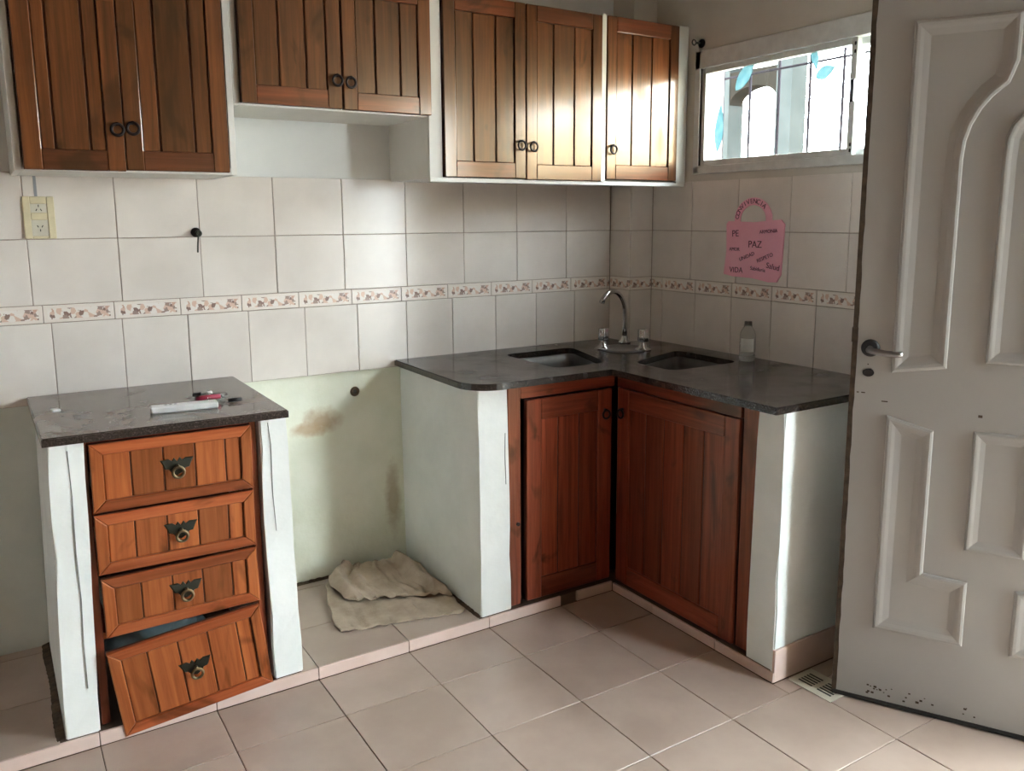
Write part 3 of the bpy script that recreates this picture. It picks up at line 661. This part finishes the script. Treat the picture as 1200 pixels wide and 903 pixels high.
boxes('cable_duct', [(-0.008, 0.0, -0.003, 0.0, 0.062, 0.122)], 'greymark', so)
hk = empty('wall_hook', (-1.878, 0, 1.356)); tag(hk, 'dark screw hook in the tile joint above the drawers', 'hook')
bm = bmesh.new(); lathe(bm, [(0.016, 0), (0.016, 0.006), (0.008, 0.012), (0.0, 0.012)], 14); o = from_bm('rosette', bm, 'iron', hk, (0, 0, 0), (math.radians(90), 0, 0), True)
bm = bmesh.new(); tube(bm, [(0, -0.008, 0), (0.0, -0.030, 0.0), (0.0, -0.034, -0.002)], 0.0045, 8); torus(bm, (0.002, -0.036, -0.003), 0.008, 0.003, 'y', 14, 6); from_bm('eye', bm, 'bronze', hk, smooth=True)
bm = bmesh.new(); tube(bm, [(0.0, -0.037, -0.012), (-0.002, -0.034, -0.035), (-0.004, -0.033, -0.065)], 0.0028, 6); from_bm('hanging_pin', bm, 'bronze', hk)
hk = empty('wall_hook', (0, -0.400, 2.075)); tag(hk, 'dark screw eye on the wall just above the window corner', 'hook')
bm = bmesh.new(); lathe(bm, [(0.017, 0), (0.017, 0.006), (0.008, 0.012), (0.0, 0.012)], 14); from_bm('rosette', bm, 'iron', hk, (0.004, 0, 0), (0, math.radians(-90), 0), True)
bm = bmesh.new(); tube(bm, [(-0.004, 0, 0), (-0.030, 0, 0)], 0.004, 8); torus(bm, (-0.040, 0, 0), 0.010, 0.003, 'y', 16, 6); from_bm('eye', bm, 'bronze', hk, smooth=True)

# ------------------------------------------------------------------ pink paper padlock with handwriting
sg = empty('pink_sign', (0, -0.71, 1.165)); tag(sg, 'pink foam padlock with handwritten words stuck on the tiles', 'sign')
def flat(name, poly, x0, x1, mat, parent, holes=()):
    """sheet in the y-z plane facing -x; poly in (a,b): a to the viewer's right (-y), b up"""
    bm = bmesh.new(); edges = []
    for loop in [poly]+list(holes):
        vs = [bm.verts.new((x0, -a, b_)) for a, b_ in loop]
        edges += [bm.edges.new((vs[i], vs[(i+1) % len(vs)])) for i in range(len(vs))]
    bmesh.ops.triangle_fill(bm, use_beauty=True, use_dissolve=False, edges=edges)
    ret = bmesh.ops.extrude_face_region(bm, geom=list(bm.faces))
    bmesh.ops.translate(bm, verts=[v for v in ret['geom'] if isinstance(v, bmesh.types.BMVert)], vec=(x1-x0, 0, 0))
    return from_bm(name, bm, mat, parent)
body = [(-0.145, 0.010), (-0.134, 0.100), (-0.138, 0.205), (-0.128, 0.216), (0.00, 0.212), (0.128, 0.222), (0.146, 0.205), (0.143, 0.12), (0.138, 0.02), (0.120, -0.008), (0.08, -0.010), (0.0, 0.001), (-0.10, 0.003)]
flat('body', body, -0.006, -0.002, 'pink', sg)
sh = [(-0.092+0.0, 0.205)]+[(0.0+0.092*math.cos(math.radians(a)), 0.222+0.082*math.sin(math.radians(a))) for a in range(180, -1, -12)]+[(0.092, 0.205)]+[(0.062, 0.205)]+[(0.0+0.062*math.cos(math.radians(a)), 0.222+0.054*math.sin(math.radians(a))) for a in range(0, 181, 12)]+[(-0.062, 0.205)]
sh = [(a-0.006, b_) for a, b_ in sh]
flat('shackle', sh, -0.0045, -0.0022, 'pink', sg)
def word(s, a, b_, size, ang=0.0, sx=1.0):
    cu = bpy.data.curves.new('t', 'FONT'); cu.body = s; cu.size = size; cu.align_x = 'CENTER'; cu.align_y = 'CENTER'; cu.extrude = 0.0004; cu.offset = -size*0.006
    o = bpy.data.objects.new('t', cu); COL.objects.link(o)
    me = bpy.data.meshes.new_from_object(o.evaluated_get(bpy.context.evaluated_depsgraph_get()))
    ca, sa = math.cos(ang), math.sin(ang)
    vs = []; txt_bm = bmesh.new()
    for v_ in me.vertices:
        x, y = v_.co.x*sx, v_.co.y; xx, yy = x*ca-y*sa+a, x*sa+y*ca+b_
        vs.append(txt_bm.verts.new((-0.0066-v_.co.z, -xx, yy)))
    for p in me.polygons:
        try: txt_bm.faces.new([vs[i] for i in p.vertices])
        except ValueError: pass
    bpy.data.objects.remove(o); bpy.data.meshes.remove(me); bpy.data.curves.remove(cu)
    from_bm('letter' if len(s) == 1 else 'written_word', txt_bm, 'ink', sg)
for (s, a, b_, size, ang) in (('PE', -0.090, 0.168, 0.042, 0.05), ('ARMONIA', 0.072, 0.178, 0.022, 0.08), ('PAZ', 0.010, 0.128, 0.044, 0.0), ('AMOR', -0.092, 0.108, 0.022, 0.0),
        ('UNIDAD', -0.028, 0.082, 0.024, 0.35), ('RESPETO', 0.060, 0.080, 0.024, 0.36), ('Salud', 0.100, 0.048, 0.036, -0.15), ('Sabiduria', 0.028, 0.036, 0.024, -0.08), ('VIDA', -0.080, 0.028, 0.036, 0.0)):
    word(s, a, b_, size*0.84, ang)
for k, ch in enumerate('CONVIVENCIA'):
    t = math.radians(172-k*12.6); word(ch, -0.006+0.077*math.cos(t), 0.222+0.068*math.sin(t), 0.026, t-math.pi/2)

# ------------------------------------------------------------------ window
wn = empty('window_1', (0.03, (WY0+WY1)/2, WZ0)); struct(wn, 'white aluminium sliding window')
WX, WYc, WZ = 0.03, (WY0+WY1)/2, WZ0
def wbox(name, lst, mat, parent=wn, bev=0.002): return boxes(name, [(a-WX, b_-WX, c-WYc, d-WYc, e-WZ, f-WZ) for a, b_, c, d, e, f in lst], mat, parent, bev)
wbox('outer_frame', [(-0.004, 0.075, WY0, WY0+0.030, WZ0, WZ1), (-0.004, 0.075, WY1-0.030, WY1, WZ0, WZ1), (-0.004, 0.075, WY0, WY1, WZ0-0.004, WZ0+0.028), (-0.004, 0.075, WY0, WY1, WZ1-0.068, WZ1)], 'alu')
wbox('frame_gap', [(0.000, 0.004, WY1-0.036, WY1-0.030, WZ0+0.03, WZ1-0.04)], 'rubber', bev=0)
SZ0, SZ1 = WZ0+0.028, WZ1-0.068
def sash(y0, y1, x0, x1, stile):
    s_ = wbox('sash', [(x0, x1, y0, y0+stile, SZ0, SZ1), (x0, x1, y1-stile, y1, SZ0, SZ1), (x0, x1, y0+stile, y1-stile, SZ0, SZ0+0.022), (x0, x1, y0+stile, y1-stile, SZ1-0.022, SZ1)], 'alu')
    wbox('pane', [((x0+x1)/2-0.002, (x0+x1)/2+0.002, y0+stile, y1-stile, SZ0+0.022, SZ1-0.022)], 'glass', s_, 0)
    return s_
s1 = sash(-1.112, -0.402, 0.004, 0.026, 0.024); s2 = sash(-1.790, -1.080, 0.034, 0.056, 0.024)
wbox('latch', [(-0.004, 0.006, -1.112, -1.094, 1.772, 1.845)], 'chrome', s1); wbox('latch_grip', [(-0.010, -0.003, -1.106, -1.100, 1.775, 1.842)], 'black', s1)
for (yy, zz) in ((-1.104, SZ1-0.02), (-1.104, SZ1-0.045), (-1.104, SZ0+0.015), (-1.104, SZ0+0.034)):
    wbox('screw', [(0.001, 0.005, yy-0.004, yy+0.004, zz-0.006, zz+0.006)], 'black', s1)
def leaf(yc, zc, L, W_, ang):
    pts = []
    for k in range(20):
        t = k/19; pts.append((L*(t-0.5), W_/2*math.sin(math.pi*t**0.8)))
    pts = pts+[(a, -b_) for a, b_ in pts[1:-1]][::-1]
    ca, sa = math.cos(ang), math.sin(ang)
    poly = [(a*ca-b_*sa, a*sa+b_*ca) for a, b_ in pts]
    o = flat('leaf_sticker', poly, 0.010-0, 0.0114, 'cyanfilm', s1)
    o.location = (-WX, yc-WYc, zc-WZ)
leaf(-0.628, 1.930, 0.150, 0.055, 0.85); leaf(-0.500, 1.745, 0.190, 0.045, 1.5); leaf(-0.940, 1.935, 0.085, 0.030, -1.35); leaf(-0.985, 1.885, 0.085, 0.045, 0.3)
# bars outside
gr = empty('window_grille', (0.22, -1.10, 1.50)); tag(gr, 'thin metal window bars standing outside the sliding window', 'grille')
for k in range(13):
    y = -0.165-0.1475*k
    bm = bmesh.new(); tube(bm, [(0, y+1.10, 0), (0, y+1.10, 0.62)], 0.0055, 8); from_bm('bar', bm, 'shadebar', gr, smooth=True)
for z in (1.52, 1.968):
    bm = bmesh.new(); tube(bm, [(0, -0.96, z-1.50), (0, 0.96, z-1.50)], 0.0045, 8); from_bm('cross_bar', bm, 'shadebar', gr, smooth=True)

# ------------------------------------------------------------------ outside
pg = boxes('patio_ground', [(0.16, 14, -12, 12, -0.1, -0.03)], 'outpaving'); struct(pg, 'concrete patio outside the window')
pw = boxes('added_warm_wall', [(0.16, 3.6, -2.24, -2.12, -0.03, 1.96)], 'addedochre'); struct(pw, 'ochre wall added outside to warm the window light')  # unseen wall added to tint the window glow on the cupboard doors
po = empty('porch_arch', (2.6, 1.5, -0.03)); tag(po, 'grey arched porch frame on two posts outside the window', 'porch')
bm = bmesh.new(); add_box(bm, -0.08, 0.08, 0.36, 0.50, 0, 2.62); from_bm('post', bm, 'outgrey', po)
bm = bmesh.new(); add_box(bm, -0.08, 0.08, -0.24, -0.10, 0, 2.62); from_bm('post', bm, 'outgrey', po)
bm = bmesh.new()
ap = [(0.36, 2.28)]+[(0.13+0.23*math.cos(math.radians(a)), 2.28+0.12*math.sin(math.radians(a))) for a in range(10, 171, 10)]+[(-0.10, 2.28), (-0.10, 2.52), (0.36, 2.52)]
a = [bm.verts.new((-0.07, y, z)) for y, z in ap]; c = [bm.verts.new((0.07, y, z)) for y, z in ap]
bm.faces.new(a); bm.faces.new(c[::-1])
for i in range(len(ap)): bm.faces.new((a[i], a[(i+1) % len(ap)], c[(i+1) % len(ap)], c[i]))
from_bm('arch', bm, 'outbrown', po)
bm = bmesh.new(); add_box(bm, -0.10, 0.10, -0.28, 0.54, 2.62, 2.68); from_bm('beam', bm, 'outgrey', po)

# ------------------------------------------------------------------ door leaf standing open against the right-hand wall
t2 = Vector((0.4818, -0.8763, 0)); ang = math.atan2(t2.y, t2.x)
dl = empty('door_1', (-0.467, -1.497, 0.010), (0, 0, ang)); struct(dl, 'open grey-white pressed metal door with arched panels')
LW, LH = 0.76, 2.05
# local x along the leaf from the free edge to the hinge, local -y... the visible face
# visible face looks along n = (-0.876,-0.482): in local axes that is -y
boxes('leaf', [(0.0, LW, 0.0, 0.040, 0, LH)], 'doorpaint', dl, 0.002)
bm = bmesh.new(); n = 60
rng = random.Random(3)
prev = None
for k in range(n+1):
    z = LH*k/n; wv = 0.011+rng.uniform(-0.0012, 0.0016)
    cur = [bm.verts.new((-0.002, -0.0012, z)), bm.verts.new((wv, -0.0012, z)), bm.verts.new((wv, 0.001, z)), bm.verts.new((-0.002, 0.001, z))]
    if prev:
        for i in range(4): bm.faces.new((prev[i], prev[(i+1) % 4], cur[(i+1) % 4], cur[i]))
    else: bm.faces.new(cur)
    prev = cur
bm.faces.new(prev[::-1]); from_bm('edge_strip', bm, 'rust', dl)
boxes('bottom_seal', [(0.0, LW, -0.003, 0.043, -0.006, 0.006)], 'rubber', dl)
def moulding(loop, name='panel_moulding', w=0.040, closed=True):
    prof = [(-0.5*w, 0.0), (-0.44*w, 0.0045), (-0.30*w, 0.007), (-0.12*w, 0.006), (0.10*w, 0.003), (0.5*w, 0.0)]
    pts = [Vector(p) for p in loop]; m_ = len(pts)
    area = sum(pts[i].x*pts[(i+1) % m_].y-pts[(i+1) % m_].x*pts[i].y for i in range(m_))
    sgn = 1 if area > 0 else -1
    bm = bmesh.new(); rows = []
    for i in range(m_):
        a = (pts[i]-pts[i-1]).normalized(); c = (pts[(i+1) % m_]-pts[i]).normalized()
        na = Vector((-a.y, a.x)); nc = Vector((-c.y, c.x)); nn = (na+nc).normalized(); k = 1/max(0.4, nn.dot(na))
        rows.append([bm.verts.new((pts[i].x+nn.x*k*o_*sgn, -h, pts[i].y+nn.y*k*o_*sgn)) for o_, h in prof])
    for i in range(m_):
        r0, r1 = rows[i], rows[(i+1) % m_]
        for j in range(len(prof)-1): bm.faces.new((r0[j], r0[j+1], r1[j+1], r1[j]))
    return from_bm(name, bm, 'doorpaint', dl)
zo = -0.010
upper = [(0.122, 1.868+zo), (0.322, 1.868+zo), (0.322, 1.775+zo)]+[(0.40-0.185*math.sin(math.radians(a)), 1.54+0.22*math.cos(math.radians(a))+zo) for a in (30, 42, 54, 66, 78, 90)]+[(0.215, 1.015+zo), (0.122, 1.000+zo)]
lower = [(0.118, 0.832+zo), (0.196, 0.812+zo), (0.196, 0.405+zo), (0.305, 0.400+zo), (0.305, 0.252+zo), (0.118, 0.252+zo)]
for lp in (upper, lower):
    moulding(lp); moulding([(LW-x, z) for x, z in lp][::-1])
cpanel = [(0.338, 1.035+zo), (0.338, 1.53+zo)]+[(0.38-0.042*math.cos(math.radians(a)), 1.56+0.075*math.sin(math.radians(a))+zo) for a in (20, 45, 70, 90, 110, 135, 160)]+[(0.422, 1.53+zo), (0.422, 1.035+zo)]
moulding(cpanel, w=0.030); moulding([(0.325, 0.822+zo), (0.435, 0.822+zo), (0.435, 0.522+zo), (0.325, 0.522+zo)], w=0.03)
bm = bmesh.new(); lathe(bm, [(0.024, 0.0), (0.024, 0.006), (0.018, 0.010), (0.0, 0.010)], 20); from_bm('handle_rosette', bm, 'black', dl, (0.046, 0.0, 1.031), (math.radians(90), 0, 0), True)
bm = bmesh.new(); tube(bm, [(0.046, -0.006, 1.031), (0.046, -0.045, 1.031), (0.054, -0.052, 1.030), (0.085, -0.054, 1.026), (0.115, -0.053, 1.024), (0.130, -0.051, 1.026)], [0.008, 0.008, 0.0085, 0.0085, 0.0078, 0.0085], 10); from_bm('lever_handle', bm, 'steel', dl, smooth=True)
bm = bmesh.new(); lathe(bm, [(0.011, 0.0), (0.011, 0.003), (0.0, 0.003)], 16)
for v_ in bm.verts: v_.co.x *= 1.35
from_bm('keyhole_cover', bm, 'black', dl, (0.044, 0.0, 0.962), (math.radians(90), 0, 0))
boxes('latch_plate', [(-0.004, 0.012, -0.003, 0.03, 1.045, 1.085)], 'rust', dl)
for (s_, z, w_, h_) in ((0.034, 0.905, 0.010, 0.003), (0.090, 0.885, 0.016, 0.003), (0.322, 0.868, 0.010, 0.007), (0.042, 0.985, 0.003, 0.003), (0.020, 0.905, 0.006, 0.003)):
    boxes('paint_chip', [(s_-w_/2, s_+w_/2, -0.0008, 0.001, z-h_/2, z+h_/2)], 'rust', dl)
for k in range(26):
    s_ = 0.08+abs(rng.gauss(0, 0.09)); z = 0.032+rng.uniform(-0.012, 0.016)
    if rng.random() < 0.15: s_ = 0.30+rng.uniform(0, 0.08)
    r = rng.uniform(0.0015, 0.0045); boxes('paint_chip', [(s_-r, s_+r, -0.0008, 0.001, z-r*0.7, z+r*0.7)], 'rust', dl)
for z in (0.25, 1.05, 1.85):
    bm = bmesh.new(); tube(bm, [(LW+0.006, 0.02, z-0.05), (LW+0.006, 0.02, z+0.05)], 0.008, 10); from_bm('hinge', bm, 'steel', dl)
trim = boxes('trim_1', [(-0.10, 0.17, DY1, DY1+0.05, -0.003, DZ+0.05)], 'alu'); struct(trim, 'painted door jamb carrying the hinges')

# ------------------------------------------------------------------ floor drain grate beside the end wall
gt = empty('drain_grate', (-0.462, -1.452, 0.001), (0, 0, 0.02)); tag(gt, 'pale metal floor drain grate between end wall and door', 'grate')
bm = bmesh.new(); add_box(bm, -0.055, 0.055, -0.075, 0.075, 0, 0.002); from_bm('plate', bm, 'outletface', gt)
for row in (-1, 1):
    for k in range(5): boxes('slot', [(-0.030+0.013*k, -0.024+0.013*k, row*0.033-0.024, row*0.033+0.024, 0.0018, 0.0028)], 'black', gt)

# ------------------------------------------------------------------ floor cloth in the cooker bay
rng = random.Random(11)
def lerp(a, b_, t): return a+(b_-a)*t
rows = []
# rows from the front hem to the back and then folded forward over itself: (left xy, right xy, height)
prof = [((-1.590, -0.430), (-1.170, -0.525), 0.003), ((-1.590, -0.405), (-1.168, -0.515), 0.006), ((-1.585, -0.330), (-1.164, -0.46), 0.008), ((-1.560, -0.245), (-1.160, -0.41), 0.010), ((-1.545, -0.170), (-1.160, -0.33), 0.013),
        ((-1.520, -0.095), (-1.160, -0.24), 0.018), ((-1.455, -0.035), (-1.170, -0.13), 0.030), ((-1.430, -0.015), (-1.185, -0.05), 0.036), ((-1.440, -0.03), (-1.185, -0.07), 0.044),
        ((-1.500, -0.085), (-1.170, -0.16), 0.040), ((-1.525, -0.155), (-1.162, -0.26), 0.034), ((-1.505, -0.225), (-1.160, -0.36), 0.029), ((-1.495, -0.250), (-1.162, -0.40), 0.024), ((-1.497, -0.255), (-1.163, -0.405), 0.019)]
dense = []
for a, c in zip(prof, prof[1:]):
    for k in range(4): t = k/4; dense.append(tuple((lerp(a[0][0], c[0][0], t), lerp(a[0][1], c[0][1], t))) + (lerp(a[1][0], c[1][0], t), lerp(a[1][1], c[1][1], t), lerp(a[2], c[2], t)))
dense.append((*prof[-1][0], *prof[-1][1], prof[-1][2]))
bm = bmesh.new(); NU = 70; grid = []
for j, (x0, y0, x1, y1, h) in enumerate(dense):
    row = []
    amp = min(0.011, 0.45*h+0.002); top = j > 30
    for i in range(NU+1):
        u = i/NU; x = lerp(x0, x1, u); y = lerp(y0, y1, u)
        q = Vector((u*7.0+(5.3 if top else 0), j*0.11, 0.3)); q2 = Vector((u*19.0, j*0.16+(2.0 if top else 0), 1.7))
        wv = 1.1*(0.5-abs(mnoise.noise(q)))*2-0.5+0.55*mnoise.noise(q2)+0.25*mnoise.noise(q2*2.3)
        if j < 20: wv += 0.8*math.sin(26*u*(1-0.012*j)+0.5)*math.exp(-((u-0.22)/0.20)**2)
        fold = 0.030*math.exp(-((u-0.87)/0.055)**2)*(1 if 24 < j < 46 else 0)+0.026*math.exp(-((u-0.08)/0.06)**2)*(1 if 22 < j < 48 else 0)
        fold += 0.012*math.exp(-((u-0.26)/0.03)**2)*(1 if 30 < j < 50 else 0)
        edge = 0.010*mnoise.noise(Vector((u*16, 0.2, 4.0)))+0.005*math.sin(70*u) if j < 4 else (0.016*mnoise.noise(Vector((u*9, 1.2, 7.0))) if j > 40 else 0.0)
        row.append(bm.verts.new((x+0.004*math.sin(0.8*j+5*u), y+edge*0.6, PH+0.002+h+amp*wv+fold)))
    grid.append(row)
for r0, r1 in zip(grid, grid[1:]):
    for i in range(NU): bm.faces.new((r0[i], r0[i+1], r1[i+1], r1[i]))
o = from_bm('floor_cloth', bm, 'rag', smooth=True); tag(o, 'crumpled beige floor cloth lying in the empty cooker bay', 'cloth')
md = o.modifiers.new('thick', 'SOLIDIFY'); md.thickness = 0.003; md.offset = 1
# dirt gathered along the foot of the walls
def dirt(p0, p1, width, label, z=PH):
    bm = bmesh.new(); n = 70; p0 = Vector(p0); p1 = Vector(p1); d = (p1-p0).normalized(); nn = Vector((-d.y, d.x))
    prev = None
    for k in range(n+1):
        p = p0.lerp(p1, k/n); w_ = width*(0.85+0.12*math.sin(k*0.13)+rng.uniform(-0.05, 0.05)); h = 0.004+rng.uniform(0, 0.004)
        cur = [bm.verts.new((p.x, p.y, z)), bm.verts.new((p.x, p.y, z+h)), bm.verts.new((p.x+nn.x*w_, p.y+nn.y*w_, z+0.0006))]
        if prev:
            bm.faces.new((prev[0], prev[1], cur[1], cur[0])); bm.faces.new((prev[1], prev[2], cur[2], cur[1]))
        prev = cur
    o = from_bm('dirt', bm, 'dirt'); o['kind'] = 'stuff'; o['label'] = label; o['category'] = 'dirt'
dirt((-1.15, 0.02), (-1.77, 0.02), 0.022, 'brown dirt along the foot of the cooker bay back wall')
dirt((-1.141, -0.585), (-1.141, 0.02), 0.016, 'brown dirt along the foot of the wall right of the floor cloth')
dirt((-2.412, -0.585), (-2.412, 0.02), 0.024, 'brown dirt along the outer side of the left drawer wall')
